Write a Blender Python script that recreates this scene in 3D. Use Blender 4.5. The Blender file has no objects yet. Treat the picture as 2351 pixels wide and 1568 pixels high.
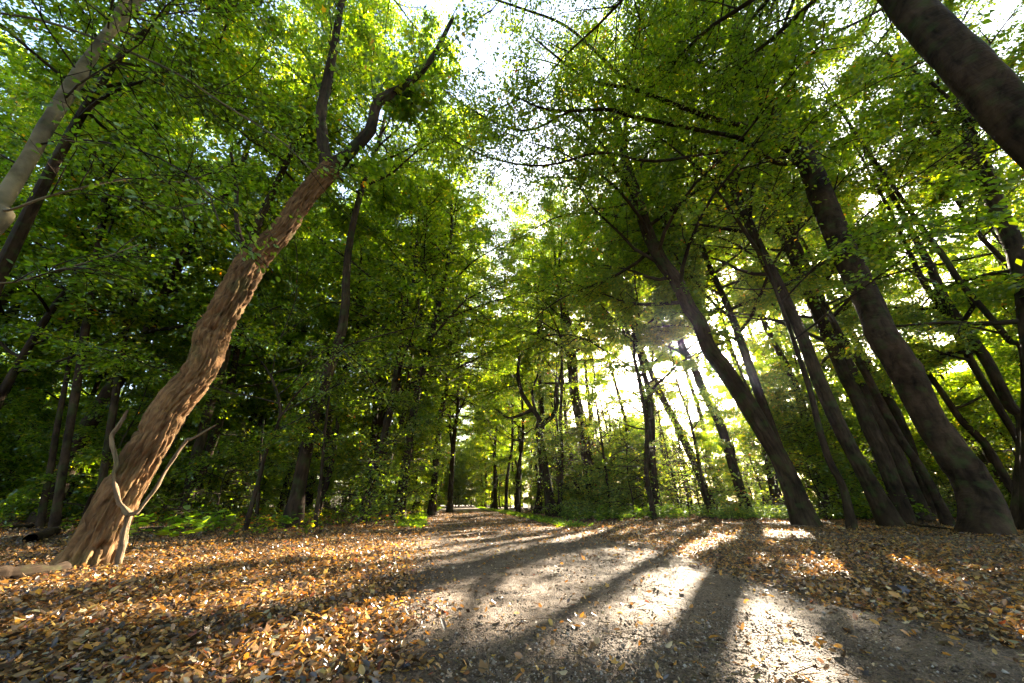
import bpy, math, random
import numpy as np
from mathutils import Vector

random.seed(7)
rng = np.random.default_rng(11)
S = bpy.context.scene
C = S.collection

# ------------------------------------------------------------------ camera
CAM_H = 0.65
PITCH = math.radians(25.3)
F = 784.0                      # focal length in photo units (2351 wide)
cd = bpy.data.cameras.new("camera"); cam = bpy.data.objects.new("camera", cd); C.objects.link(cam)
cd.lens = 12.0; cd.sensor_width = 36.0; cd.clip_start = 0.05; cd.clip_end = 3000
cam.location = (0, 0, CAM_H); cam.rotation_euler = (math.pi/2 + PITCH, 0, 0)
S.camera = cam

# ------------------------------------------------------------------ sky and sun
SUN_AZ = math.radians(30.6)    # to the right of +Y
SUN_EL = math.radians(22.1)
sdir = np.array([math.sin(SUN_AZ)*math.cos(SUN_EL), math.cos(SUN_AZ)*math.cos(SUN_EL), math.sin(SUN_EL)])
w = bpy.data.worlds.new("World"); S.world = w; w.use_nodes = True
nt = w.node_tree; bgn = nt.nodes["Background"]
sky = nt.nodes.new("ShaderNodeTexSky"); sky.sky_type = 'NISHITA'; sky.sun_disc = False
sky.sun_elevation = SUN_EL; sky.sun_rotation = SUN_AZ
sky.air_density = 1.0; sky.dust_density = 4.0; sky.ozone_density = 1.0
geo = nt.nodes.new("ShaderNodeTexCoord")
dp = nt.nodes.new("ShaderNodeVectorMath"); dp.operation = 'DOT_PRODUCT'; dp.inputs[1].default_value = tuple(sdir)
nt.links.new(geo.outputs['Generated'], dp.inputs[0])
def wmath(op, a, b):
    q = nt.nodes.new("ShaderNodeMath"); q.operation = op
    for k_, v_ in enumerate((a, b)):
        if isinstance(v_, (int, float)): q.inputs[k_].default_value = v_
        else: nt.links.new(v_, q.inputs[k_])
    return q.outputs[0]
dpc = wmath('MAXIMUM', dp.outputs['Value'], 0.0)
aur = wmath('ADD', wmath('MULTIPLY', wmath('POWER', dpc, 220.0), 14.0), wmath('MULTIPLY', wmath('POWER', dpc, 5000.0), 900.0))
cm = nt.nodes.new("ShaderNodeMixRGB"); cm.blend_type = 'MULTIPLY'; cm.inputs[0].default_value = 1.0; cm.inputs[1].default_value = (1, .93, .8, 1)
nt.links.new(aur, cm.inputs[2])
ca_ = nt.nodes.new("ShaderNodeMixRGB"); ca_.blend_type = 'ADD'; ca_.inputs[0].default_value = 1.0
nt.links.new(sky.outputs[0], ca_.inputs[1]); nt.links.new(cm.outputs[0], ca_.inputs[2])
nt.links.new(ca_.outputs[0], bgn.inputs[0]); bgn.inputs[1].default_value = 0.076
sd = bpy.data.lights.new("sun", 'SUN'); sd.energy = 5.0; sd.angle = math.radians(0.5); sd.color = (1.0, 0.88, 0.68)
so = bpy.data.objects.new("sun", sd); C.objects.link(so)
so.rotation_euler = Vector(sdir).to_track_quat('Z', 'Y').to_euler(); so.location = (20, 34, 25)
S.view_settings.view_transform = 'Standard'; S.view_settings.look = 'None'
S.view_settings.exposure = 4.0; S.view_settings.gamma = 1.0; S.view_settings.use_curve_mapping = False
S.cycles.max_bounces = 7; S.cycles.diffuse_bounces = 5; S.cycles.transmission_bounces = 5; S.cycles.glossy_bounces = 2
S.cycles.caustics_reflective = False; S.cycles.caustics_refractive = False
S.cycles.sample_clamp_indirect = 6.0

# ------------------------------------------------------------------ small maths
def ray(px, py):
    X = px-1175.5; U = 784.0-py
    return np.array([X, F*math.cos(PITCH)-U*math.sin(PITCH), F*math.sin(PITCH)+U*math.cos(PITCH)])
def ground_at(px, py):
    r = ray(px, py); t = CAM_H/-r[2]
    return np.array([r[0]*t, r[1]*t])
def at_depth(px, py, Y):
    r = ray(px, py); t = Y/r[1]
    return np.array([r[0]*t, Y, CAM_H+r[2]*t]), t
def h2(ix, iy, seed):
    n = (ix.astype(np.int64)*374761393 + iy.astype(np.int64)*668265263 + seed*2147483647) & 0xffffffff
    n = ((n ^ (n >> 13))*1274126177) & 0xffffffff
    n = n ^ (n >> 16)
    return (n & 0xffff)/65535.0
def noise2(x, y, seed=0):
    x = np.asarray(x, float); y = np.asarray(y, float)
    ix = np.floor(x); iy = np.floor(y); fx = x-ix; fy = y-iy
    fx = fx*fx*(3-2*fx); fy = fy*fy*(3-2*fy)
    a = h2(ix, iy, seed); b = h2(ix+1, iy, seed); c = h2(ix, iy+1, seed); d = h2(ix+1, iy+1, seed)
    return (a*(1-fx)+b*fx)*(1-fy)+(c*(1-fx)+d*fx)*fy
def fbm2(x, y, seed=0, o=3):
    v = 0; a = .5; s = 0
    for k in range(o):
        v = v+a*noise2(x*2**k, y*2**k, seed+k*17); s += a; a *= .5
    return v/s
def noise3(x, y, z, seed=0):
    iz = np.floor(z); fz = z-iz; fz = fz*fz*(3-2*fz)
    def lay(k):
        ix = np.floor(x); iy = np.floor(y); fx = x-ix; fy = y-iy
        fx = fx*fx*(3-2*fx); fy = fy*fy*(3-2*fy); q = (iz+k)*7919
        a = h2(ix+q, iy, seed); b = h2(ix+1+q, iy, seed); c = h2(ix+q, iy+1, seed); d = h2(ix+1+q, iy+1, seed)
        return (a*(1-fx)+b*fx)*(1-fy)+(c*(1-fx)+d*fx)*fy
    return lay(0)*(1-fz)+lay(1)*fz
def sstep(a, b, x):
    t = np.clip((x-a)/(b-a), 0, 1); return t*t*(3-2*t)
def norm(v):
    return v/np.maximum(np.linalg.norm(v, axis=-1, keepdims=True), 1e-9)

# path edges, on the ground (x as a function of y)
PL = [ground_at(*p) for p in [(830,1568),(905,1440),(955,1340),(965,1270),(958,1220),(975,1185)]]
PR = [ground_at(*p) for p in [(2351,1510),(1900,1390),(1690,1312),(1500,1262),(1330,1222),(1190,1186)]]
def fardir(p, q, ys):
    d = (ray(1040,1154.6)[0]/ray(1040,1154.6)[1]); return [np.array([p[0]+d*(y-p[1]), y]) for y in ys]
PL = [np.array([PL[0][0]-.05, -6.0])]+PL+fardir(PL[-1], None, [40, 90, 200, 400])
PR = [np.array([3.6, -6.0]), np.array([2.9, 0.6])]+PR[1:]+fardir(PR[-1], None, [40, 90, 200, 400])
PL = np.array(PL); PR = np.array(PR)
def path_l(y): return np.interp(y, PL[:,1], PL[:,0])
def path_r(y): return np.interp(y, PR[:,1], PR[:,0])
def path_mask(x, y, soft=.25):
    wob = (fbm2(x*1.3, y*1.3, 5)-.5)*.5
    sc = 1+np.clip(y, 0, 40)*.05
    return sstep(-soft, soft, (x-path_l(y))/sc+wob)*sstep(-soft, soft, (path_r(y)-x)/sc+wob)
def gz(x, y):
    x = np.asarray(x, float); y = np.asarray(y, float)
    r = np.sqrt(x*x+y*y)
    base = (fbm2(x*.35+3, y*.35+8, 2)-.5)*.16*np.clip(r/8, 0.15, 1)
    off = np.maximum(path_l(y)-x, x-path_r(y))
    return base*np.clip(off/3+.25, .25, 1) + .05*sstep(0, 2.5, off)*np.clip(r/5, 0, 1)

# ------------------------------------------------------------------ light gaps: where sun reaches the floor
def to_poly(pix): return np.array([ground_at(*p) for p in pix])
LIT = [to_poly(q) for q in [
    [(-250,1568),(-150,1360),(200,1305),(330,1262),(620,1222),(1000,1200),(1290,1205),(1560,1262),(1640,1320),(1900,1420),(1950,1568)],
    [(240,1330),(330,1262),(620,1222),(1000,1215),(1020,1300),(800,1330),(500,1352),(0,1420),(0,1370)],
    [(1230,1205),(1600,1225),(1800,1262),(1690,1300),(1450,1250)],
    [(1000,1172),(1180,1180),(1250,1200),(960,1205)],
]]
T1X = ground_at(190, 1310)
away = -sdir[:2]/sdir[2]
LIT.append(np.array([T1X+[.9,0.1], T1X+[-.5,-.2], T1X+[-.5,-.4]+away*6.0, T1X+[2.0,.2]+away*6.0]))
def inpoly(x, y, P):
    c = np.zeros(x.shape, bool); n = len(P); j = n-1
    for i in range(n):
        xi, yi = P[i]; xj, yj = P[j]
        k = ((yi > y) != (yj > y)) & (x < (xj-xi)*(y-yi)/(yj-yi+1e-12)+xi)
        c ^= k; j = i
    return c
def lit_score(gx, gy):
    wx = (fbm2(gx*.9, gy*.9, 31)-.5)*1.2; wy = (fbm2(gx*.9+40, gy*.9, 32)-.5)*1.2
    m = np.zeros(gx.shape)
    for P in LIT: m = np.maximum(m, inpoly(gx+wx, gy+wy, P).astype(float))
    return m
CG = -sdir[:2]/sdir[2]*CAM_H      # the sun is seen through a hole in the leaves
sa, ca = math.sin(SUN_AZ), math.cos(SUN_AZ)
def keep_leaf(P): return rng.random(len(P)) < keep_prob(P)
def keep_prob(P):
    """which leaves stay: sunlight tunnels run through the canopy along the sun's direction"""
    k = P[:,2]/sdir[2]
    gx = P[:,0]-sdir[0]*k; gy = P[:,1]-sdir[1]*k
    u = gx*sa+gy*ca; v = gx*ca-gy*sa
    streak = fbm2(u*.42, v*1.5, 77, 2)
    lit = lit_score(gx, gy)
    litk = np.where(streak > .575, .85, .03)
    gen = .09+.91*sstep(.44, .49, fbm2(u*.16+9, v*.62+4, 21, 3))
    gen = np.maximum(gen, .38*sstep(-6, -14, u))
    gen = np.where((gx > path_r(gy)+.4) & (gy > -6) & (gy < 9.5), 1.0, gen)
    uc = u-(CG[0]*sa+CG[1]*ca); vc = v-(CG[0]*ca-CG[1]*sa)+.25
    cg = np.hypot(vc, np.where(uc > 0, uc*.42, uc))+(noise2(gx*2.5, gy*2.5, 88)-.5)*.5
    return np.where(cg < .95, 0.0, np.where(lit > .5, litk, gen))

# ------------------------------------------------------------------ materials
def new_mat(name):
    m = bpy.data.materials.new(name); m.use_nodes = True
    t = m.node_tree; t.nodes.clear(); o = t.nodes.new("ShaderNodeOutputMaterial"); return m, t, o
def ramp(t, stops, interp='LINEAR'):
    r = t.nodes.new("ShaderNodeValToRGB"); r.color_ramp.interpolation = interp
    e = r.color_ramp.elements
    while len(e) < len(stops): e.new(.5)
    for i, (p, c) in enumerate(stops): e[i].position = p; e[i].color = (*c, 1)
    return r
def leaf_mat(name, stops, tboost=(4.9, 3.8, .5), trans=.58, gloss=.045):
    m, t, o = new_mat(name)
    at = t.nodes.new("ShaderNodeAttribute"); at.attribute_name = "rnd"
    oi = t.nodes.new("ShaderNodeObjectInfo")
    ad = t.nodes.new("ShaderNodeMath"); ad.operation = 'MULTIPLY_ADD'; ad.inputs[1].default_value = .16
    t.links.new(oi.outputs['Random'], ad.inputs[0]); 
    sb = t.nodes.new("ShaderNodeMath"); sb.operation = 'SUBTRACT'; sb.inputs[1].default_value = .08
    t.links.new(at.outputs['Fac'], sb.inputs[0]); t.links.new(sb.outputs[0], ad.inputs[2])
    r = ramp(t, stops); t.links.new(ad.outputs[0], r.inputs[0])
    df = t.nodes.new("ShaderNodeBsdfDiffuse"); tl = t.nodes.new("ShaderNodeBsdfTranslucent")
    gl = t.nodes.new("ShaderNodeBsdfGlossy"); gl.inputs['Roughness'].default_value = .32
    gl.inputs['Color'].default_value = (.9, .95, 1, 1)
    mu = t.nodes.new("ShaderNodeVectorMath"); mu.operation = 'MULTIPLY'; mu.inputs[1].default_value = tboost
    t.links.new(r.outputs[0], mu.inputs[0]); t.links.new(r.outputs[0], df.inputs[0]); t.links.new(mu.outputs[0], tl.inputs[0])
    mx = t.nodes.new("ShaderNodeMixShader"); mx.inputs[0].default_value = trans
    t.links.new(df.outputs[0], mx.inputs[1]); t.links.new(tl.outputs[0], mx.inputs[2])
    m2 = t.nodes.new("ShaderNodeMixShader"); m2.inputs[0].default_value = gloss
    t.links.new(mx.outputs[0], m2.inputs[1]); t.links.new(gl.outputs[0], m2.inputs[2])
    t.links.new(m2.outputs[0], o.inputs[0]); return m
G = [(0, (.030,.062,.007)), (.3, (.046,.100,.008)), (.6, (.080,.145,.009)), (.88, (.145,.185,.011)), (.965, (.20,.20,.015)), (1, (.26,.10,.012))]
M_LEAF = leaf_mat("beech_leaf", G)
G2 = [(0, (.025,.062,.010)), (.4, (.05,.11,.012)), (.8, (.10,.17,.015)), (.93, (.18,.20,.016)), (1, (.28,.12,.015))]
M_MAPLE = leaf_mat("maple_leaf", G2)
G3 = [(0, (.025,.065,.010)), (.5, (.05,.12,.012)), (1, (.12,.20,.02))]
M_HERB = leaf_mat("herb_leaf", G3)
G4 = [(0, (.025,.015,.009)), (.26, (.07,.038,.02)), (.46, (.15,.085,.04)), (.62, (.29,.165,.065)), (.74, (.42,.19,.030)), (.84, (.44,.30,.08)), (.88, (.22,.05,.02)), (.94, (.40,.32,.22)), (1, (.13,.15,.05))]
M_LITTER = leaf_mat("fallen_leaf", G4, tboost=(1.5, 1.2, .6), trans=.32, gloss=.05)

def bark_mat(name, c1, c2, scale=6.0, stretch=.14, bump=.6, moss=0.0, ring=0.0):
    m, t, o = new_mat(name)
    uv = t.nodes.new("ShaderNodeUVMap"); uv.uv_map = "UVMap"
    mp = t.nodes.new("ShaderNodeMapping"); mp.inputs['Scale'].default_value = (scale, scale*stretch, 1)
    tc = t.nodes.new("ShaderNodeTexCoord")
    t.links.new(uv.outputs[0], mp.inputs[0])
    n1 = t.nodes.new("ShaderNodeTexNoise"); n1.inputs['Scale'].default_value = 1.0; n1.inputs['Detail'].default_value = 6; n1.inputs['Roughness'].default_value = .65
    n1.inputs['Distortion'].default_value = .4
    t.links.new(mp.outputs[0], n1.inputs[0])
    n2 = t.nodes.new("ShaderNodeTexNoise"); n2.inputs['Scale'].default_value = 1.3; n2.inputs['Detail'].default_value = 5
    t.links.new(tc.outputs['Object'], n2.inputs[0])
    r = ramp(t, [(.30, c1), (.62, c2)]); t.links.new(n1.outputs[0], r.inputs[0])
    r2 = ramp(t, [(.32, (.40,.40,.40)), (.5, (.85,.85,.85)), (.7, (1.4,1.4,1.35))]); t.links.new(n2.outputs[0], r2.inputs[0])
    mu = t.nodes.new("ShaderNodeMixRGB"); mu.blend_type = 'MULTIPLY'; mu.inputs[0].default_value = 1
    t.links.new(r.outputs[0], mu.inputs[1]); t.links.new(r2.outputs[0], mu.inputs[2])
    last = mu
    if moss:
        n3 = t.nodes.new("ShaderNodeTexNoise"); n3.inputs['Scale'].default_value = 3.5; n3.inputs['Detail'].default_value = 7
        t.links.new(tc.outputs['Object'], n3.inputs[0])
        r3 = ramp(t, [(.52, (0,0,0)), (.66, (moss,moss,moss))]); t.links.new(n3.outputs[0], r3.inputs[0])
        mm = t.nodes.new("ShaderNodeMixRGB"); mm.inputs[2].default_value = (.045,.07,.018,1)
        t.links.new(r3.outputs[0], mm.inputs[0]); t.links.new(mu.outputs[0], mm.inputs[1]); last = mm
    h = n1.outputs[0]
    if ring:
        mp2 = t.nodes.new("ShaderNodeMapping"); mp2.inputs['Scale'].default_value = (1.6, 9, 1)
        n4 = t.nodes.new("ShaderNodeTexNoise"); n4.inputs['Detail'].default_value = 3; n4.inputs['Scale'].default_value = 1
        t.links.new(uv.outputs[0], mp2.inputs[0]); t.links.new(mp2.outputs[0], n4.inputs[0])
        a = t.nodes.new("ShaderNodeMath"); a.operation = 'MULTIPLY_ADD'; a.inputs[1].default_value = ring
        t.links.new(n4.outputs[0], a.inputs[0]); t.links.new(n1.outputs[0], a.inputs[2]); h = a.outputs[0]
    bp = t.nodes.new("ShaderNodeBump"); bp.inputs['Strength'].default_value = bump; bp.inputs['Distance'].default_value = .03
    t.links.new(h, bp.inputs['Height'])
    b = t.nodes.new("ShaderNodeBsdfPrincipled"); b.inputs['Roughness'].default_value = .9; b.inputs['Specular IOR Level'].default_value = .10
    t.links.new(last.outputs[0], b.inputs['Base Color']); t.links.new(bp.outputs[0], b.inputs['Normal']); t.links.new(b.outputs[0], o.inputs[0]); return m
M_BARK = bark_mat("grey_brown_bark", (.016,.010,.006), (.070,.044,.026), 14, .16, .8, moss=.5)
M_BEECH = bark_mat("smooth_beech_bark", (.012,.007,.0045), (.070,.042,.025), 7, .35, 1.0, moss=.5, ring=1.0)
M_PALE = bark_mat("pale_young_bark", (.11,.085,.048), (.25,.20,.12), 4, .6, .5, moss=.3, ring=1.2)
M_ROUGH = bark_mat("ridged_bark", (.060,.030,.014), (.29,.160,.072), 26, .2, .7, moss=.35)
M_DEAD = bark_mat("weathered_dead_wood", (.06,.036,.02), (.24,.16,.095), 26, .12, .9, moss=.4)
M_TWIG = bark_mat("twig_bark", (.030,.022,.015), (.075,.055,.035), 8, .3, .3)

# ------------------------------------------------------------------ mesh helpers
def make_mesh(name, V, faces_list, mats, rnd=None, uv=None, smooth=False):
    """faces_list: list of (array (n,k) of vertex ids, material index)"""
    me = bpy.data.meshes.new(name)
    nV = len(V); me.vertices.add(nV); me.vertices.foreach_set("co", np.asarray(V, np.float32).ravel())
    loops = np.concatenate([f.ravel() for f, _ in faces_list]).astype(np.int32)
    tot = np.concatenate([np.full(len(f), f.shape[1], np.int32) for f, _ in faces_list])
    mi = np.concatenate([np.full(len(f), k, np.int32) for f, k in faces_list])
    me.loops.add(len(loops)); me.loops.foreach_set("vertex_index", loops)
    me.polygons.add(len(tot)); st = np.concatenate([[0], np.cumsum(tot)[:-1]]).astype(np.int32)
    me.polygons.foreach_set("loop_start", st); me.polygons.foreach_set("loop_total", tot)
    me.polygons.foreach_set("material_index", mi)
    if smooth: me.polygons.foreach_set("use_smooth", np.ones(len(tot), bool))
    if rnd is not None:
        a = me.attributes.new("rnd", 'FLOAT', 'POINT'); a.data.foreach_set("value", np.asarray(rnd, np.float32))
    if uv is not None:
        l = me.uv_layers.new(name="UVMap"); l.data.foreach_set("uv", np.asarray(uv, np.float32)[loops].ravel())
    for m in mats: me.materials.append(m)
    me.update(calc_edges=True); return me
def link(name, me, parent=None, loc=None):
    o = bpy.data.objects.new(name, me); C.objects.link(o)
    if parent is not None: o.parent = parent
    if loc is not None: o.location = loc
    return o
def tag(o, label=None, cat=None, group=None, kind=None):
    if label: o["label"] = label
    if cat: o["category"] = cat
    if group: o["group"] = group
    if kind: o["kind"] = kind
    return o
def thing(name, label, cat, loc, group=None):
    o = bpy.data.objects.new(name, None); C.objects.link(o); o.location = loc; o.empty_display_size = .3
    return tag(o, label, cat, group)

class Wood:
    """collects tubes in one mesh"""
    def __init__(s): s.V = []; s.F = []; s.UV = []; s.n = 0
    def tube(s, P, R, sides=8, disp=None, cap=True, flare=None, phase=0):
        P = np.asarray(P, float); R = np.asarray(R, float); n = len(P)
        T = np.gradient(P, axis=0); T = norm(T)
        ref = np.array([0, 1, 0.]) if abs(T[0][1]) < .9 else np.array([1, 0, 0.])
        A = np.zeros((n, 3)); a = ref-T[0]*ref.dot(T[0]); a /= np.linalg.norm(a)
        for i in range(n):
            a = a-T[i]*a.dot(T[i]); a /= np.linalg.norm(a); A[i] = a
        B = np.cross(T, A)
        th = np.arange(sides+1)*2*math.pi/sides+phase
        L = np.concatenate([[0], np.cumsum(np.linalg.norm(np.diff(P, axis=0), axis=1))])
        rr = np.repeat(R[:, None], sides+1, 1)
        if flare is not None:
            rr = rr*(1+flare(L[:, None], th[None, :]))
        if disp is not None: rr = rr+disp(L[:, None]+0*th[None, :], th[None, :]+0*L[:, None], rr)
        V = P[:, None, :]+(A[:, None, :]*np.cos(th)[None, :, None]+B[:, None, :]*np.sin(th)[None, :, None])*rr[..., None]
        uvx = th[None, :]*np.mean(R)+0*L[:, None]; uvy = L[:, None]+0*th[None, :]
        k = sides+1; i0 = np.arange(n-1)[:, None]*k+np.arange(sides)[None, :]
        f = np.stack([i0, i0+1, i0+1+k, i0+k], -1).reshape(-1, 4)+s.n
        s.V.append(V.reshape(-1, 3)); s.UV.append(np.stack([uvx, uvy], -1).reshape(-1, 2)); s.F.append(f); s.n += n*k
        return s
    def segs(s, A, B, ra, rb):
        """many straight three-sided twigs at once"""
        n = len(A)
        if n == 0: return
        T = norm(B-A); ref = np.where(np.abs(T[:, 2:3]) < .9, np.array([[0, 0, 1.]]), np.array([[1., 0, 0]]))
        U = norm(np.cross(T, ref)); W = np.cross(T, U)
        th = np.arange(3)*2*math.pi/3
        ring = U[:, None]*np.cos(th)[None, :, None]+W[:, None]*np.sin(th)[None, :, None]
        ra = np.broadcast_to(np.asarray(ra, float).reshape(-1, 1, 1), (n, 1, 1)); rb = np.broadcast_to(np.asarray(rb, float).reshape(-1, 1, 1), (n, 1, 1))
        V = np.concatenate([A[:, None]+ring*ra, B[:, None]+ring*rb], 1).reshape(-1, 3)
        b = np.arange(n)[:, None]*6+s.n
        f = np.concatenate([b+np.array([[0, 1, 4, 3]]), b+np.array([[1, 2, 5, 4]]), b+np.array([[2, 0, 3, 5]])], 0)
        s.V.append(V); s.UV.append(V[:, :2].copy()); s.F.append(f); s.n += n*6
    def arrays(s): return np.concatenate(s.V), np.concatenate(s.F), np.concatenate(s.UV)

def catmull(P, per=6):
    P = np.asarray(P, float); Q = np.vstack([2*P[0]-P[1], P, 2*P[-1]-P[-2]]); out = []
    for i in range(len(P)-1):
        p0, p1, p2, p3 = Q[i:i+4]
        for k in range(per):
            t = k/per
            out.append(.5*((2*p1)+(-p0+p2)*t+(2*p0-5*p1+4*p2-p3)*t*t+(-p0+3*p1-3*p2+p3)*t**3))
    out.append(P[-1]); return np.array(out)

# leaf templates: (along, across, up), faces as fans/quads
TPL = {
 'tri':  (np.array([[0,0,0],[.42,-.30,.08],[1,0,-.05],[.42,.30,.08]]), [np.array([[0,1,2],[0,2,3]])]),
 'oval': (np.array([[0,0,0],[.28,-.27,.07],[.68,-.24,.05],[1,0,-.08],[.68,.24,.05],[.28,.27,.07]]), [np.array([[0,1,2,3],[0,3,4,5]])]),
 'curl': (np.array([[0,0,.0],[.28,-.26,.16],[.68,-.22,.20],[1,0,.10],[.68,.24,.10],[.28,.27,.05]]), [np.array([[0,1,2,3],[0,3,4,5]])]),
 'maple':(np.array([[0,0,0],[.05,-.30,.02],[.30,-.28,.03],[.38,-.58,-.02],[.55,-.20,.04],[1,0,-.08],[.55,.20,.04],[.38,.58,-.02],[.30,.28,.03],[.05,.30,.02],[.32,0,.05]]),
          [np.array([[10,0,1],[10,1,2],[10,2,3],[10,3,4],[10,4,5],[10,5,6],[10,6,7],[10,7,8],[10,8,9],[10,9,0]])]),
}
def leaves(P, D, N, size, kind='tri', width=1.0):
    t, fl = TPL[kind]; n = len(P); k = len(t)
    D = norm(D); Sx = norm(np.cross(N, D)); N = np.cross(D, Sx)
    size = np.broadcast_to(np.asarray(size, float), (n,))[:, None, None]
    V = P[:, None]+size*(D[:, None]*t[None, :, 0:1]+Sx[:, None]*t[None, :, 1:2]*width+N[:, None]*t[None, :, 2:3])
    base = np.arange(n)*k
    F = [(base[:, None, None]+f[None]).reshape(-1, f.shape[1]) for f in fl]
    return V.reshape(-1, 3), F, k

def grow(stem, rad, n_limb, L, t0=.35, bias=None, leaf=.10, kind='tri', n_sec=8, n_twig=6, n_leaf=9, rise=(.1,.8),
         top_short=.5, prune=True, wood=None, extra=None, elong=.5, lim_r=.30, dens=1.0, droop=.10, maxz=None):
    """branches, twigs and leaves along a stem; returns (Wood, leafV, leafF, rnd). extra = list of limb polylines"""
    W = wood or Wood()
    sl = np.concatenate([[0], np.cumsum(np.linalg.norm(np.diff(stem, axis=0), axis=1))]); tot = sl[-1]
    limbs = []
    az = rng.random()*6.28
    for i in range(n_limb):
        t = t0+(1-t0)*((i+.5*rng.random())/n_limb)
        p = np.array([np.interp(t*tot, sl, stem[:, k]) for k in range(3)]); r = np.interp(t*tot, sl, rad)
        az += 2.4+rng.normal(0, .4); a = az
        h = np.array([math.cos(a), math.sin(a)])
        if bias is not None:
            h = h+np.array(bias[:2])*.9
            h /= np.linalg.norm(h)+1e-6
        e = rise[0]+(rise[1]-rise[0])*rng.random()*(.4+.8*t)
        ln = L*(1-(t-t0)/(1-t0)*top_short)*rng.uniform(.7, 1.15)
        if bias is not None: ln *= 1+.35*float(np.dot(h, bias[:2]))
        n = 8; pts = [p]; d = np.array([h[0]*math.cos(e), h[1]*math.cos(e), math.sin(e)])
        for k in range(n):
            d = d+rng.normal(0, .13, 3); d[2] += droop*(-1 if k > 2 else .4); d /= np.linalg.norm(d); pts.append(pts[-1]+d*ln/n)
        limbs.append((np.array(pts), min(max(r*.55, .012), lim_r*.2+.02), ln))
    if extra:
        for q, r in extra:
            q = np.asarray(q); limbs.append((q, r, np.linalg.norm(np.diff(q, axis=0), axis=1).sum()))
    TA = []; TB = []
    for gi, (q, r, ln) in enumerate(limbs):
        m = len(q); given = gi >= n_limb
        if not given:
            if prune and keep_prob(q[3:]).mean() < .35: continue
            W.tube(q, np.linspace(r, .008, m), 5)
        ns = n_sec if not given else int(n_sec*2.2)
        for j in range(ns):
            u = (.18 if not given else .3)+(.82 if not given else .7)*(j+rng.random())/ns; x = u*(m-1); i = min(int(x), m-2)
            p = q[i]+(q[i+1]-q[i])*(x-i); d0 = norm(q[i+1]-q[i])
            side = (1 if j % 2 else -1); ang = side*rng.uniform(.5, 1.1)
            c, s = math.cos(ang), math.sin(ang); hd = np.array([d0[0]*c-d0[1]*s, d0[0]*s+d0[1]*c, d0[2]*.4+rng.normal(.02, .22)])
            hd = norm(hd); l2 = max(.5, min(ln, 6)*.42*(1-.5*u))*rng.uniform(.6, 1.2)
            n2 = 4; pp = [p]
            for k in range(n2):
                hd = norm(hd+rng.normal(0, .16, 3)-np.array([0, 0, droop*.6])); pp.append(pp[-1]+hd*l2/n2)
            pp = np.array(pp)
            if prune and keep_prob(pp[1:]).mean() < .25: continue
            W.tube(pp, np.linspace(max(.3*r, .009), .004, n2+1), 3)
            nt_ = n_twig
            uu = (np.arange(nt_)+rng.random(nt_))/nt_*n2; ii = np.minimum(uu.astype(int), n2-1)
            tp = pp[ii]+(pp[ii+1]-pp[ii])*(uu-ii)[:, None]; td = norm(pp[ii+1]-pp[ii])
            an = np.where(np.arange(nt_) % 2 == 0, 1, -1)*rng.uniform(.3, 1.2, nt_)
            tdx = np.stack([td[:, 0]*np.cos(an)-td[:, 1]*np.sin(an), td[:, 0]*np.sin(an)+td[:, 1]*np.cos(an), td[:, 2]*.5+rng.normal(-.05, .25, nt_)], -1)
            tl = elong*rng.uniform(.6, 1.3, nt_)
            TA.append(tp); TB.append(tp+norm(tdx)*tl[:, None])
    TA = np.concatenate(TA); TB = np.concatenate(TB)
    nl = int(n_leaf*dens); nT = len(TA)
    u = (np.arange(nl)[None, :]+rng.random((nT, nl)))/nl*1.05
    D = TB-TA; LP = TA[:, None]+D[:, None]*u[..., None]+rng.normal(0, .05, (nT, nl, 3))
    Dn = norm(D)
    sg = np.where(np.arange(nl)[None, :] % 2 == 0, 1., -1.)*rng.uniform(.4, 1.3, (nT, nl))
    ld = np.stack([Dn[:, None, 0]*np.cos(sg)-Dn[:, None, 1]*np.sin(sg), Dn[:, None, 0]*np.sin(sg)+Dn[:, None, 1]*np.cos(sg), Dn[:, None, 2]+rng.normal(-.22, .35, (nT, nl))], -1)
    tn = norm(np.array([0, 0, 1.])+rng.normal(0, .42, (nT, 3)))
    ln_ = norm(tn[:, None]+rng.normal(0, .50, (nT, nl, 3)))
    LP = LP.reshape(-1, 3); ld = ld.reshape(-1, 3); ln_ = ln_.reshape(-1, 3)
    tc_ = np.repeat(rng.random(nT), nl)
    rn = .55*rng.random(len(LP))+.45*tc_
    ok = np.ones(len(LP), bool)
    if prune:
        ok = keep_leaf(LP)
        mid = (TA+TB)/2; okt = keep_leaf(mid); TAk, TBk = TA[okt], TB[okt]
    else: TAk, TBk = TA, TB
    ok &= LP[:, 2] > .15
    W.segs(TAk, TBk, .0045, .002)
    LP, ld, ln_, rn = LP[ok], ld[ok], ln_[ok], rn[ok]
    V, Fs, k = leaves(LP, ld, ln_, leaf*rng.uniform(.7, 1.25, len(LP)), kind)
    return W, V, Fs, np.repeat(rn, k)

NLEAF = 0
def crown_mesh(W, V, Fs, rn, leafmat, origin):
    global NLEAF
    NLEAF += len(Fs[0])
    wv, wf, wu = W.arrays(); n0 = len(wv)
    VV = np.concatenate([wv, V])-np.asarray(origin)
    fl = [(wf, 0)]+[(f+n0, 1) for f in Fs]
    return make_mesh("crown", VV, fl, [M_TWIG, leafmat], rnd=np.concatenate([np.zeros(n0), rn]), uv=np.concatenate([wu, np.zeros((len(V), 2))]))

def root_flare(k=.5, lobes=5, h=.35, ph=0.):
    def f(L, th): return np.exp(-L/h)*k*(1+.45*np.cos(lobes*th+ph)+.3*np.cos(2*th+ph*2))
    return f

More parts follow.
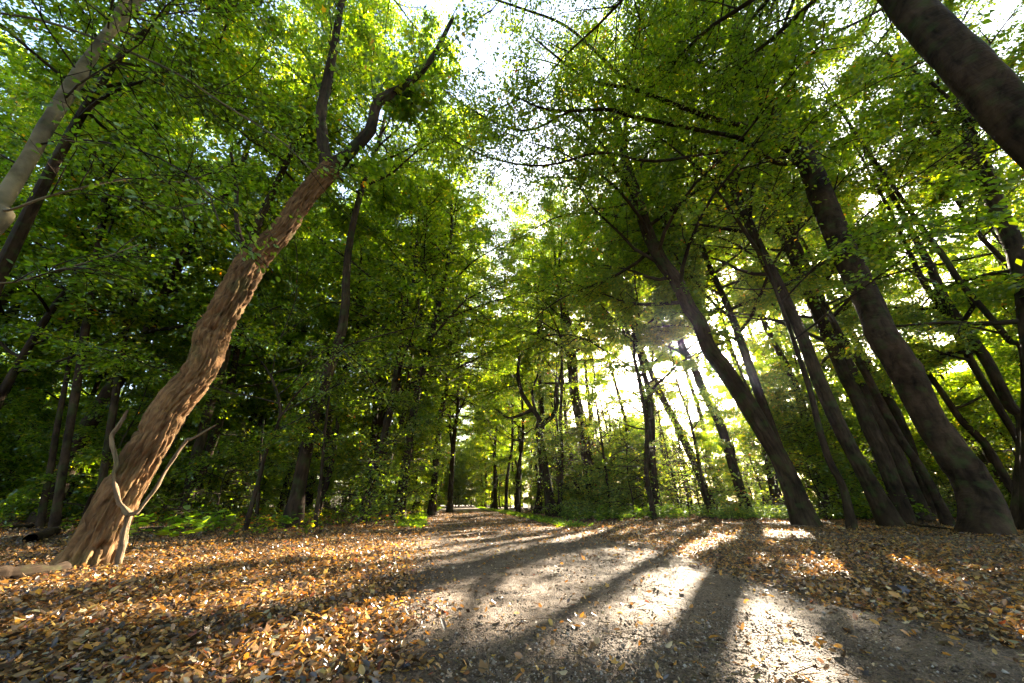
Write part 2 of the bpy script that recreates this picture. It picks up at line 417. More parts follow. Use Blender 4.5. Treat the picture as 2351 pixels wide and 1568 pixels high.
ROWS = []
def lumps(ph):
    def f(L, th, rr):
        x = np.cos(th); y = np.sin(th)
        return rr*(.16*(noise3(x*1.2+ph, y*1.2, L*.9, 51)-.5)+.10*(noise3(x*2.4+ph, y*2.4, L*3.5, 52)-.5)+.35*np.clip(noise3(x*1.6+ph, y*1.6, L*1.3+7, 53)-.80, 0, 1)*3)
    return f
def hero(kind, label, pix, Y=None, base=None, top=None, barkmat=None, group=None, crown=None, dY=0.0, limbs=(), flare=.25, sides=18, per=9, disp=None, name_cat='tree', leafmat=None, vis_limbs=(), limbmat=None):
    """pix: (px,py,width px) up the trunk; Y depth of the trunk. base: ground point if the foot is out of frame"""
    if Y is None:
        g = ground_at(pix[0][0], pix[0][1]); Y = g[1]
    pts = []; rs = []
    y0 = Y
    if base is not None:
        pts.append(np.array([base[0], base[1], 0.])); rs.append(base[2])
    for i, (px, py, wpx) in enumerate(pix):
        yy = Y+dY*i/max(1, len(pix)-1)
        p, t = at_depth(px, py, yy)
        r = wpx*t*math.cos(math.atan((px-1175.5)/F))/2
        pts.append(p); rs.append(r)
    if base is None:
        pts[0][2] = 0
    if top:
        n = 4; d = norm(pts[-1]-pts[-2]); p = pts[-1].copy(); r = rs[-1]; hh = max(top-p[2], 1.5)/n
        for k in range(n):
            d = norm(d+np.array([0, 0, .35])); p = p+d*hh/max(d[2], .5); r = r*.72; pts.append(p.copy()); rs.append(max(r, .015))
    pts = np.array(pts); rs = np.array(rs)
    o = pts[0].copy(); o[2] = float(gz(o[0], o[1])); 
    pts[0][2] = o[2]-.12
    pts[2:] += rng.normal(0, .13, (len(pts)-2, 3))*np.array([1,1,0])*rs[2:, None]
    st = catmull(pts, per); rr = np.maximum(catmull(rs[:, None], per)[:, 0], .01)
    root = thing(kind, label, name_cat, tuple(o), group)
    W = Wood(); W.tube(st, rr, sides, flare=root_flare(flare*.8, rng.integers(3, 6), .35, rng.random()*6), disp=disp or lumps(rng.random()*50))
    v, f, uv = W.arrays()
    link("trunk", make_mesh("trunk", v-o, [(f, 0)], [barkmat or M_BARK], uv=uv, smooth=True), root)
    ex = []
    for lp in list(vis_limbs):
        q = []; rq = []
        for (px, py, wpx, yy) in lp:
            p, t = at_depth(px, py, yy); q.append(p); rq.append(wpx*t*math.cos(math.atan((px-1175.5)/F))/2)
        k = int(np.argmin(np.linalg.norm(st-q[0], axis=1)))
        if np.linalg.norm(st[k]-q[0]) < 1.5: q[0] = st[k]
        q = catmull(q, 4); rq = catmull(np.array(rq)[:, None], 4)[:, 0]
        W2 = Wood(); W2.tube(q, np.maximum(rq, .005), 8 if disp is None else 16, disp=disp)
        v, f, uv = W2.arrays(); link("branch", make_mesh("branch", v-o, [(f, 0)], [limbmat or barkmat or M_BARK], uv=uv, smooth=True), root)
        ex.append((q, float(rq[-1])))
    if crown:
        cr = dict(crown)
        W, V, Fs, rn = grow(st, rr, extra=ex, **cr)
        link("crown", crown_mesh(W, V, Fs, rn, leafmat or M_LEAF, o), root)
    ROWS.append((label, o, st[-1])); return root

# ================================================================== ground and path
def grid_xy(n, a, s, off=0):
    u = np.linspace(-1, 1, n); return np.sinh(u*a)/math.sinh(a)*s+off
gx = grid_xy(420, 6.2, 500); gy = grid_xy(420, 6.2, 500, 3.5)
X, Yg = np.meshgrid(gx, gy)
pm = path_mask(X, Yg, .15)
Z = gz(X, Yg)-.03*sstep(.3, .9, pm)
Z += (fbm2(X*4, Yg*4, 9)-.5)*.05*(1-pm)*(np.hypot(X, Yg) < 30)
V = np.stack([X, Yg, Z], -1).reshape(-1, 3)
n = len(gx); i0 = (np.arange(n-1)[:, None]*n+np.arange(n-1)[None, :]).ravel()
f = np.stack([i0, i0+1, i0+1+n, i0+n], -1)
m, t, o = new_mat("forest_soil")
tc = t.nodes.new("ShaderNodeTexCoord"); n1 = t.nodes.new("ShaderNodeTexNoise"); n1.inputs['Scale'].default_value = 9; n1.inputs['Detail'].default_value = 9; n1.inputs['Roughness'].default_value = .7
t.links.new(tc.outputs['Object'], n1.inputs[0])
vo = t.nodes.new("ShaderNodeTexVoronoi"); vo.inputs['Scale'].default_value = 22; t.links.new(tc.outputs['Object'], vo.inputs[0])
r = ramp(t, [(0, (.035,.022,.013)), (.35, (.10,.06,.03)), (.6, (.17,.10,.045)), (.8, (.07,.045,.02)), (1, (.24,.16,.08))]); t.links.new(vo.outputs['Color'], r.inputs[0])
r2 = ramp(t, [(.3, (.45,.45,.45)), (.7, (1.1,1.1,1.1))]); t.links.new(n1.outputs[0], r2.inputs[0])
mu = t.nodes.new("ShaderNodeMixRGB"); mu.blend_type = 'MULTIPLY'; mu.inputs[0].default_value = 1; t.links.new(r.outputs[0], mu.inputs[1]); t.links.new(r2.outputs[0], mu.inputs[2])
bp = t.nodes.new("ShaderNodeBump"); bp.inputs['Strength'].default_value = 1; bp.inputs['Distance'].default_value = .03; t.links.new(vo.outputs['Distance'], bp.inputs['Height'])
b = t.nodes.new("ShaderNodeBsdfPrincipled"); b.inputs['Roughness'].default_value = .9
t.links.new(mu.outputs[0], b.inputs['Base Color']); t.links.new(bp.outputs[0], b.inputs['Normal']); t.links.new(b.outputs[0], o.inputs[0])
tag(link("forest_floor", make_mesh("forest_floor", V, [(f, 0)], [m], smooth=True)), kind="structure")

# path strip
ys = np.concatenate([np.linspace(-4, 1.2, 20), 1.2+np.cumsum(np.linspace(.022, .03, 220)), ]); ys = np.concatenate([ys, ys[-1]+np.cumsum(np.geomspace(.03, 6, 190))]); ys = ys[ys < 380]
us = np.linspace(-.06, 1.06, 170)
Yp, Up = np.meshgrid(ys, us, indexing='ij')
wob = (fbm2(Yp*.7+5, Up*2, 55)-.5)*.35
Xp = path_l(Yp)+(path_r(Yp)-path_l(Yp))*Up+wob*np.clip(np.abs(Up-.5)*2-.5, 0, 1)
edge = sstep(0, .10, np.minimum(Up+.06, 1.06-Up))
Zp = gz(Xp, Yp)-.035+.045*edge+((fbm2(Xp*1.1, Yp*1.1, 61)-.5)*.05+(fbm2(Xp*9, Yp*9, 62)-.5)*.030+(fbm2(Xp*30, Yp*30, 63, 2)-.5)*.020)*edge
a_, b_ = Xp.shape; i0 = (np.arange(a_-1)[:, None]*b_+np.arange(b_-1)[None, :]).ravel()
f = np.stack([i0, i0+1, i0+1+b_, i0+b_], -1)
m, t, o = new_mat("packed_sandy_earth")
tc = t.nodes.new("ShaderNodeTexCoord")
n1 = t.nodes.new("ShaderNodeTexNoise"); n1.inputs['Scale'].default_value = 1.6; n1.inputs['Detail'].default_value = 10; n1.inputs['Roughness'].default_value = .65
n2 = t.nodes.new("ShaderNodeTexNoise"); n2.inputs['Scale'].default_value = 70; n2.inputs['Detail'].default_value = 6; n2.inputs['Roughness'].default_value = .75
n3 = t.nodes.new("ShaderNodeTexVoronoi"); n3.inputs['Scale'].default_value = 110
for q in (n1, n2, n3): t.links.new(tc.outputs['Object'], q.inputs[0])
r = ramp(t, [(.25, (.070,.043,.027)), (.5, (.150,.100,.065)), (.75, (.235,.165,.112))]); t.links.new(n1.outputs[0], r.inputs[0])
r2 = ramp(t, [(.36, (.22,.20,.18)), (.52, (.9,.9,.9)), (.70, (1.5,1.45,1.4))]); t.links.new(n2.outputs[0], r2.inputs[0])
mu = t.nodes.new("ShaderNodeMixRGB"); mu.blend_type = 'MULTIPLY'; mu.inputs[0].default_value = 1; t.links.new(r.outputs[0], mu.inputs[1]); t.links.new(r2.outputs[0], mu.inputs[2])
ad = t.nodes.new("ShaderNodeMath"); ad.operation = 'ADD'; t.links.new(n2.outputs[0], ad.inputs[0]); t.links.new(n3.outputs['Distance'], ad.inputs[1])
bp = t.nodes.new("ShaderNodeBump"); bp.inputs['Strength'].default_value = .9; bp.inputs['Distance'].default_value = .012; t.links.new(ad.outputs[0], bp.inputs['Height'])
b = t.nodes.new("ShaderNodeBsdfPrincipled"); b.inputs['Roughness'].default_value = .85; b.inputs['Specular IOR Level'].default_value = .3
t.links.new(mu.outputs[0], b.inputs['Base Color']); t.links.new(bp.outputs[0], b.inputs['Normal']); t.links.new(b.outputs[0], o.inputs[0])
tag(link("path", make_mesh("path", np.stack([Xp, Yp, Zp], -1).reshape(-1, 3), [(f, 0)], [m], smooth=True)), kind="structure")

# fallen leaves
def scatter(nn, rmin, rmax, az=1.12, power=1.0):
    r = rmin*(rmax/rmin)**(rng.random(nn)**power); a = rng.uniform(-az, az, nn); return r*np.sin(a), r*np.cos(a), r
LV = []; LR = []; LF = []; nv = 0
def add_litter(x, y, r, smul=1.0, lift=.045, tilt=.62):
    global nv
    n = len(x); z = gz(x, y)+rng.random(n)*lift
    a = rng.random(n)*6.28; D = np.stack([np.cos(a), np.sin(a), rng.normal(0, tilt*.7, n)], -1)
    N = norm(np.stack([rng.normal(0, tilt, n), rng.normal(0, tilt, n), np.ones(n)*rng.choice([1, -1], n)], -1))
    s = (.015+.036*rng.random(n)**1.5)*smul*(1+.5*(rng.random(n) > .97))
    kinds = rng.random(n)
    for kd, lo, hi in (('curl', 0, .5), ('oval', .5, .9), ('maple', .9, 1.01)):
        q = (kinds >= lo) & (kinds < hi)
        V, F, k = leaves(np.stack([x, y, z], -1)[q], D[q], N[q], s[q]*(1.3 if kd == 'maple' else 1), kd, .9)
        for f in F: LF.append((f+nv, 0))
        LV.append(V); nv += len(V); LR.append(np.repeat(rng.random(q.sum())**.9, k))
x, y, r = scatter(420000, 1.3, 30)
pmk = path_mask(x, y, .06+.03*np.clip(r, 0, 12))
far = sstep(6, 14, r)
dens_p = .02+.10*sstep(.5, 0, np.minimum(x-path_l(y), path_r(y)-x))+.55*sstep(4, 13, r)
keep = rng.random(len(x)) < (1-pmk)*(.55+.45*sstep(.3, .6, fbm2(x*.8, y*.8, 91)))+pmk*dens_p
x, y, r = x[keep], y[keep], r[keep]
add_litter(x, y, r, smul=1+np.clip(r-6, 0, 20)*.05)
litter_me = make_mesh("leaf_litter", np.concatenate(LV), LF, [M_LITTER], rnd=np.concatenate(LR))
tag(link("leaf_litter", litter_me), "brown, orange and yellow fallen leaves covering the forest floor and sprinkled over the path", "fallen leaves", kind="stuff")

# crumbs, nut husks and pebbles on the path
x, y, r = scatter(110000, 1.2, 13, 1.1)
k = (path_mask(x, y, .1) > .5) & (rng.random(len(x)) < .2+.8*sstep(.35, .6, fbm2(x*2.2, y*2.2, 14))); x, y = x[k], y[k]
n = len(x); s = rng.uniform(.002, .006, n)*(1+1.3*(rng.random(n) > .955))
base = np.array([[1,0,0],[0,1,0],[-1,0,0],[0,-1,0],[0,0,.8],[0,0,-.6]], float)
jit = 1+rng.normal(0, .22, (n, 6, 1)); a = rng.random(n)*6.28; c, s_ = np.cos(a), np.sin(a)
B = np.broadcast_to(base, (n, 6, 3))*jit
V = np.stack([B[..., 0]*c[:, None]-B[..., 1]*s_[:, None], B[..., 0]*s_[:, None]+B[..., 1]*c[:, None], B[..., 2]], -1)*s[:, None, None]
V += np.stack([x, y, gz(x, y)+.012+s*.4], -1)[:, None]
tri = np.array([[0,1,4],[1,2,4],[2,3,4],[3,0,4],[1,0,5],[2,1,5],[3,2,5],[0,3,5]])
f = (np.arange(n)[:, None, None]*6+tri[None]).reshape(-1, 3)
m, t, o = new_mat("husk_and_stone"); at = t.nodes.new("ShaderNodeAttribute"); at.attribute_name = "rnd"
r = ramp(t, [(0, (.03,.02,.012)), (.5, (.10,.065,.04)), (.8, (.20,.15,.11)), (1, (.33,.29,.25))]); t.links.new(at.outputs['Fac'], r.inputs[0])
b = t.nodes.new("ShaderNodeBsdfPrincipled"); b.inputs['Roughness'].default_value = .8; t.links.new(r.outputs[0], b.inputs['Base Color']); t.links.new(b.outputs[0], o.inputs[0])
tag(link("path_grit", make_mesh("path_grit", V.reshape(-1, 3), [(f, 0)], [m], rnd=np.repeat(rng.random(n), 6), smooth=True)), "small dark nut husks, crumbs of soil and grit strewn over the sandy path", "grit", kind="stuff")

# ================================================================== the trees one can tell apart
def ridges(L, th, rr):
    R = .22
    x = np.cos(th)*R; y = np.sin(th)*R
    wv = noise3(x*9, y*9, L*1.6, 4)*.35
    a = noise3((x+wv*.25)*26, (y+wv*.25)*26, L*4.0+wv*2, 8); b_ = noise3(x*70, y*70, L*14, 12); c_ = noise3(x*48+5, y*48, L*7.5, 28)
    g1 = np.clip(1-np.abs(a-.5)*5.0, 0, 1); g2 = np.clip(1-np.abs(c_-.5)*5.0, 0, 1)
    return rr*(-.25*g1-.12*g2+.07*(b_-.5)+.12*(noise3(x*6, y*6, L*1.2, 19)-.5))
CR = dict(leaf=.125, kind='tri', n_limb=17, L=4.4, t0=.3, n_sec=11, n_twig=10, n_leaf=13)
def crown(**k): d = dict(CR); d.update(k); return d

# T1 leaning tree on the left
hero("leaning_tree", "thick leaning tree with deeply ridged sunlit brown bark at left, forking high up", 
     [(190,1312,150),(232,1225,128),(290,1115,112),(345,1020,104),(400,925,100),(452,842,92),(500,762,86),(545,680,80),(583,600,76),(640,528,58),(700,452,52),(762,385,46)],
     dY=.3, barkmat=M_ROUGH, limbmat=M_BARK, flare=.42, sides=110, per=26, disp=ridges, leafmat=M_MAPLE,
     vis_limbs=[[(755,395,42,4.6),(742,330,30,4.6),(738,255,28,4.6),(752,180,24,4.6),(768,100,20,4.5),(782,10,16,4.4),(800,-120,12,4.3)],
                [(762,392,44,4.6),(800,352,30,4.6),(850,298,29,4.7),(866,238,26,4.7),(902,212,22,4.8),(950,180,18,4.8),(992,132,14,4.8),(1040,40,9,4.8)],
                [(560,610,18,4.5),(545,520,13,4.5),(542,430,11,4.6),(530,350,8,4.6)],
                [(866,238,12,4.7),(900,213,10,5.0),(960,250,7,5.6)]],
     crown=crown(n_limb=1, t0=.97, L=1.6, kind='maple', leaf=.12, n_sec=7, n_twig=6, n_leaf=7, elong=.4))

# T2 pale young trunk top left
hero("pale_tree", "slender pale barked tree leaning across the upper left corner",
     [(-60,560,58),(0,468,50),(60,370,45),(120,275,40),(180,172,38),(230,100,25),(262,50,21),(285,0,18)], Y=3.2, base=(-7.9,3.2,.15), top=11, barkmat=M_PALE, sides=20, leafmat=M_MAPLE,
     vis_limbs=[[(225,110,30,3.2),(262,62,28,3.3),(300,20,26,3.4),(345,-40,22,3.5)],
                [(-40,500,12,3.2),(30,480,10,3.1),(120,448,8,3.1),(290,410,7,3.3),(380,418,6,3.5),(450,410,5,3.6),(525,375,3,3.8)],
                [(-160,10,12,3.0),(0,30,10,3.0),(110,50,9,3.0),(250,100,8,3.1),(400,165,7,3.3),(500,230,6,3.5),(640,320,4,3.8),(720,395,3,4.0)],
                [(-90,600,10,3.2),(0,650,7,3.2),(130,620,6,3.4),(240,590,4,3.6),(320,560,3,3.8)]],
     crown=crown(n_limb=15, t0=.40, L=3.2, leaf=.075, lim_r=-.03, kind='oval', n_sec=10, n_twig=7, n_leaf=9, bias=(.5,.5)))

# T3 big beech right
hero("beech_tree", "massive smooth grey beech trunk rising beside the dark right verge",
     [(2268,1234,150),(2240,1123,112),(2148,970,86),(2075,850,84),(2024,765,78),(1998,718,72),(1904,513,60),(1842,359,52),(1797,308,46),(1752,220,36),(1717,138,30),(1686,51,27),(1668,0,25)],
     top=27, barkmat=M_BEECH, flare=.15, sides=32, per=12,
     vis_limbs=[[(1842,380,20,8.35),(1790,375,13,8.2),(1752,354,12,8.0),(1701,318,12,7.8),(1624,302,11,7.6),(1550,287,10,7.4),(1448,266,9,7.2),(1397,251,8,7.0),(1310,254,6,6.8),(1238,246,5,6.6),(1156,205,3,6.4)],
                [(1810,330,22,8.35),(1737,297,15,8.2),(1655,277,14,7.8),(1578,251,12,7.5),(1454,205,10,7.1),(1382,192,8,6.8),(1321,164,6,6.6),(1230,90,4,6.2)],
                [(1762,240,14,8.35),(1768,205,11,8.3),(1790,150,10,8.2),(1803,102,9,8.1),(1837,0,8,8.0),(1870,-120,6,7.9)],
                [(1770,260,20,8.35),(1740,200,16,8.6),(1700,90,12,8.9),(1650,0,9,9.2)],
                [(1752,354,10,8.0),(1650,350,8,7.8),(1500,370,7,7.4),(1380,350,6,7.1),(1250,380,5,6.8),(1120,360,4,6.6),(1000,300,3,6.5)],
                [(1454,205,9,7.1),(1400,150,8,6.6),(1300,60,6,6.2),(1200,20,5,5.8),(1080,-20,4,5.5)],
                [(1310,254,6,6.8),(1200,300,5,6.9),(1080,250,4,7.1),(1000,190,3,7.3)]],
     crown=crown(n_limb=30, t0=.54, L=7.0, bias=(-.6,-.15), n_sec=15, n_twig=10, n_leaf=13, leaf=.09))

# T4 huge near trunk, top right corner
hero("beech_tree", "very large dark trunk cutting across the top right corner",
     [(2351,287,150),(2214,154,118),(2089,0,96),(2000,-110,80)], Y=3.0, base=(7.15,3.0,.36), top=20, barkmat=M_BEECH, sides=32, per=12,
     crown=crown(n_limb=26, t0=.58, L=6.8, rise=(.25,.8), droop=.06, bias=(-.5,.5), n_sec=13, n_twig=9, n_leaf=12, leaf=.08))

# T5 forked ivy trunk, right
hero("forked_tree", "dark forked trunk wrapped in leafy shoots near the right edge",
     [(2351,641,60),(2291,477,50),(2262,392,46),(2232,350,36),(2219,260,26),(2199,205,22),(2180,120,18)], Y=8.0, base=(11.6,8.2,.33), top=20, sides=16,
     vis_limbs=[[(2250,375,34,8.0),(2219,349,28,8.0),(2168,318,26,8.0),(2132,272,24,8.0),(2112,215,22,8.0),(2086,154,16,8.0),(2060,80,12,8.0)]],
     crown=crown(n_limb=22, t0=.22, L=4.2, bias=(-.35,-.1), leaf=.09, n_sec=10))

simple = [
 # kind, label, pix, Y, base, crown kwargs, mat
 ("woodland_tree", "thin bending dark trunk crossing between the big beech and the forked trunk", [(2351,830,20),(2317,780,19),(2266,718,18),(2209,651,18),(2163,585,17),(2111,513,14)], 9.0, (12.4,9.4,.14), dict(t0=.3,L=3.2), None),
 ("woodland_tree", "slimmer left stem of the near-parallel dark pair at the right edge", [(2351,1052,24),(2291,934,23),(2240,852,22),(2194,765,21),(2152,698,19),(2116,641,17),(2080,560,13)], 11.0, (14.6,11.2,.2), dict(t0=.3,L=3.4), None),
 ("woodland_tree", "thicker right stem of the near-parallel dark pair at the right edge", [(2351,980,36),(2317,929,34),(2266,831,33),(2219,765,31),(2175,690,27),(2130,600,22)], 10.4, (13.9,10.6,.25), dict(t0=.3,L=3.6), None),
 ("woodland_tree", "knobbly thin trunk with low side branches right of the big beech", [(2351,1164,28),(2317,1113,26),(2265,1021,24),(2214,970,21),(2163,903,18),(2127,852,15),(2086,801,11)], 13.0, (17.2,13.0,.24), dict(t0=.2,L=3.0), None),
 ("woodland_tree", "reddish brown trunk standing second left of the big beech", [(2052,1216,74),(1999,1113,46),(1953,1026,42),(1917,954,38),(1876,857,35),(1835,765,30),(1790,660,27),(1740,560,24),(1690,440,21),(1620,300,17),(1560,190,14),(1520,110,12)], None, None, dict(t0=.35,L=4.2,n_limb=13), None),
 ("woodland_tree", "slim dark crooked trunk just left of the reddish brown trunk", [(1957,1221,30),(1937,1123,21),(1906,1057,19),(1881,980,17),(1860,893,15),(1835,820,13),(1800,720,10)], None, None, dict(t0=.3,L=2.6), None),
 ("woodland_tree", "dark trunk half hidden behind foliage right of the reddish brown trunk", [(2070,1175,50),(2029,1052,43),(1999,985,41),(1968,918,38),(1937,867,35),(1906,795,30),(1860,690,24)], 13.0, None, dict(t0=.35,L=4.0), None),
 ("woodland_tree", "dark straight trunk behind the slender pale one left of the big beech", [(2111,1175,56),(2060,1052,45),(2024,985,43),(1989,918,40),(1940,830,34),(1880,700,28)], 14.0, None, dict(t0=.35,L=4.0), None),
 ("woodland_tree", "slender paler trunk leaning close against the left of the big beech", [(2178,1208,38),(2152,1144,27),(2111,1072,25),(2075,1021,24),(2040,959,23),(2009,903,22),(1983,847,20),(1948,795,18),(1927,765,17),(1890,690,15),(1850,600,12)], None, None, dict(t0=.4,L=3.0), "pale"),
 ("woodland_tree", "dark thin trunk seen through the gap behind the big beech", [(2135,1180,30),(2080,995,24),(2024,893,22),(1978,806,19),(1920,700,15)], 15.5, None, dict(t0=.35,L=3.4), None),
 ("oak_tree", "stout dark trunk with flared foot leaning left below the sun", [(1855,1216,78),(1823,1128,55),(1792,1055,50),(1752,981,47),(1703,908,45),(1650,835,42),(1627,795,38),(1604,744,35),(1584,707,33),(1550,645,32),(1515,590,31),(1481,523,29),(1460,450,26),(1440,380,22),(1420,300,18)], None, None, dict(t0=.38,L=6.8,bias=(-.6,-.4)), None),
 ("woodland_tree", "dark rough trunk at the verge, right one of the pair left of the flared trunk", [(1722,1190,34),(1702,1133,26),(1678,1057,23),(1655,980,22),(1635,934,21),(1614,893,20),(1594,847,18),(1570,800,16),(1530,700,13)], None, None, dict(t0=.4,L=3.6), None),
 ("woodland_tree", "dark trunk at the verge, left one of the pair left of the flared trunk", [(1642,1188,30),(1614,1113,22),(1589,1052,20),(1570,1010,19),(1545,955,17),(1515,900,15),(1480,820,12)], None, None, dict(t0=.4,L=3.4), None),
 ("woodland_tree", "tall single dark trunk rising from the undergrowth right of the path end", [(1358,1160,34),(1351,1072,27),(1336,985,26),(1320,898,24),(1312,820,22),(1300,740,19),(1285,660,15)], 21.0, None, dict(t0=.4,L=5.0,n_limb=12), None),
 ("woodland_tree", "slim straight stem standing between the twisted tree and the tall single trunk", [(1282,1164,10),(1290,1052,8),(1287,959,7),(1290,880,6),(1290,800,5)], 19.0, None, dict(t0=.5,L=2.0,n_limb=6), None),
 ("woodland_tree", "tall ridged trunk with a broken tip at the left verge of the path", [(855,1186,46),(867,1098,30),(877,1021,27),(886,970,24),(905,900,20),(915,852,17),(920,765,17),(923,692,18),(934,605,19),(947,564,16)], None, None, dict(t0=.3,L=3.6,n_limb=12), None),
 ("woodland_tree", "dark trunk curving right above the left verge of the path", [(882,1178,34),(905,1093,23),(923,1011,22),(938,975,21),(961,908,18),(987,867,17),(1002,816,15),(1018,762,13),(1033,707,12),(1048,656,10),(1058,605,9)], None, None, dict(t0=.35,L=4.2,n_limb=12,bias=(.5,-.2)), None),
 ("woodland_tree", "short leafy trunk nearest the path on its left verge", [(918,1178,24),(928,1098,16),(943,1037,15),(954,990,14),(968,920,11),(980,850,8)], None, None, dict(t0=.3,L=3.6,n_limb=12,bias=(.5,-.2)), None),
 ("woodland_tree", "dark trunk close behind the broken tipped tree at the left verge", [(838,1186,24),(846,1124,16),(857,1021,15),(866,900,13),(882,760,10),(897,615,7)], None, None, dict(t0=.3,L=3.4,n_limb=10), None),
 ("woodland_tree", "straight dark trunk in the shade right of the big leaning tree", [(408,1206,38),(430,1144,29),(445,1072,27),(464,995,26),(482,934,25),(498,880,22),(530,780,18)], None, None, dict(t0=.3,L=3.6,n_limb=12,bias=(0,-.4)), None),
 ("young_tree", "small crooked young tree with thin crossing branches in the sunny verge", [(560,1228,15),(579,1154,12),(597,1093,11),(610,1041,10),(636,980,9),(643,934,8),(625,870,6),(600,830,4)], None, None, dict(t0=.45,L=2.2,n_limb=10,leaf=.075), None),
 ("young_tree", "thin straight sapling beside the crooked young tree", [(587,1214,10),(592,1149,8),(597,1060,6),(606,960,4)], None, None, dict(t0=.5,L=1.3,n_limb=7,leaf=.07), None),
 ("young_tree", "thin dark sapling standing halfway between the crooked young tree and the path trees", [(722,1222,12),(737,1098,8),(745,1000,7),(757,900,5)], None, None, dict(t0=.4,L=1.6,n_limb=9,leaf=.075), None),
 ("woodland_tree", "greyish trunk in the shade left of the leaning tree's foot", [(92,1218,26),(102,1144,20),(115,1072,19),(130,985,17),(150,880,14),(175,760,11)], None, None, dict(t0=.3,L=3.4,n_limb=13,bias=(.2,-.4)), "pale"),
 ("woodland_tree", "thick dark trunk at the left border of the photo", [(-4,1186,40),(31,1098,32),(56,1031,29),(85,950,25),(120,830,20)], None, None, dict(t0=.3,L=3.8,n_limb=13), None),
 ("woodland_tree", "leaning thin trunk behind the greyish one at far left", [(77,1192,26),(118,1113,21),(153,1052,19),(185,980,16),(225,880,12)], None, None, dict(t0=.3,L=3.4,n_limb=12), None),
 ("woodland_tree", "trunk high in the canopy left of the pale leaning stem's tip, lit from the side", [(150,1170,26),(205,700,20),(261,333,18),(287,297,17),(317,256,15),(350,190,11)], 9.5, None, dict(t0=.35,L=3.6,n_limb=13), "pale"),
 ("woodland_tree", "slim trunk climbing into the canopy between the pale tree and the leaning tree", [(240,1170,22),(310,600,17),(330,345,15),(370,270,11)], 10.5, None, dict(t0=.35,L=3.4,n_limb=13), None),
]
for kind, label, pix, Y, base, ck, mt in simple:
    base_l = ck['L']
    if "verge" in label or "reddish" in label or "undergrowth" in label: ck = dict(ck, L=6.0, bias=(-.5 if pix[0][0] > 1100 else .6, -.35))
    if kind != 'young_tree': ck = {k_: v_ for k_, v_ in ck.items() if k_ != 'n_limb'}; ck['t0'] *= .85; ck['L'] *= 1.1
    if 'bias' in ck and ck['L'] > 6: ck['n_limb'] = 28
    hero(kind, label, pix, Y=Y, base=base, top=21 if kind != "young_tree" else None, barkmat={None: M_BARK, "pale": M_BEECH}[mt], crown=crown(**ck))

# trees standing beside the camera whose crowns hang into the top of the view
for (bx, by, hx, lab) in ((4.3, -1.7, .26, "overhanging crown with fine leaves high above the middle of the path"), (-6.6, .6, .28, "overhanging crown with broad leaves entering along the top left edge"), (5.6, .4, .3, "overhanging crown of small leaves entering along the top edge right of the middle"), (-8.5, -1.5, .25, "overhanging crown of small leaves at the very top left corner")):
    zz = np.linspace(-.15, 19, 9); st = catmull(np.stack([bx+np.cumsum(rng.normal(0, .12, 9)), by+np.cumsum(rng.normal(.05, .12, 9)), zz], -1), 3); rr = np.linspace(hx, .05, len(st)); o_ = np.array([bx, by, float(gz(bx, by))])
    root = thing("overhanging_tree", lab, "tree", tuple(o_)); W = Wood(); W.tube(st, rr, 16, flare=root_flare(.5, 4, .3)); v, f, uv = W.arrays()
    link("trunk", make_mesh("trunk", v-o_, [(f, 0)], [M_BEECH], uv=uv, smooth=True), root)
    W, V, Fs, rn = grow(st, rr, 34, 7.0, t0=.58, rise=(.25, .8), droop=.06, bias=(-.45*np.sign(bx), .75), leaf=.085, kind='oval', n_sec=12, n_twig=8, n_leaf=11)
    link("crown", crown_mesh(W, V, Fs, rn, M_LEAF, o_), root)

# twisted forked tree, right of the path end
hero("twisted_tree", "twisted tree splitting into crooked candelabra limbs right of the path end",
     [(1266,1164,26),(1251,1072,18),(1238,995,17),(1236,960,12),(1217,934,10),(1197,898,9),(1190,850,7),(1196,800,5)], Y=19.0,
     vis_limbs=[[(1240,985,12,19),(1251,970,11,19),(1269,954,10,19),(1279,929,9,19),(1279,893,7,19),(1290,850,5,19)],
                [(1220,944,9,19),(1192,954,7,18.8),(1166,959,5,18.6),(1140,940,4,18.4)], [(1230,950,8,19),(1222,900,6,19.4),(1235,860,4,19.6)]],
     crown=crown(n_limb=7, t0=.6, L=2.6, n_sec=6, n_twig=5, n_leaf=7))

# ================================================================== further trees: copies of a few built ones
STORE = {}
def variant(kind, height, r0, n_limb, L, t0, leaf, label, cat, **kw):
    n = 9; z = np.linspace(-.15, height, n); st = np.stack([np.cumsum(rng.normal(0, .012*height, n)), np.cumsum(rng.normal(0, .012*height, n)), z], -1)
    st[:, :2] -= st[0, :2]; st = catmull(st, 3); rr = np.linspace(r0, r0*.12, len(st))
    root = thing(kind, label, cat, (0, 0, 0))
    W = Wood(); W.tube(st, rr, 9, flare=root_flare(.5, 4, .3))
    v, f, uv = W.arrays(); link("trunk", make_mesh("trunk", v, [(f, 0)], [M_BARK], uv=uv, smooth=True), root)
    W, V, Fs, rn = grow(st, rr, n_limb, L, t0=t0, leaf=leaf, prune=False, **kw)
    link("crown", crown_mesh(W, V, Fs, rn, M_LEAF, (0, 0, 0)), root)
    STORE[root.name] = (W.arrays(), V, rn)
    return root
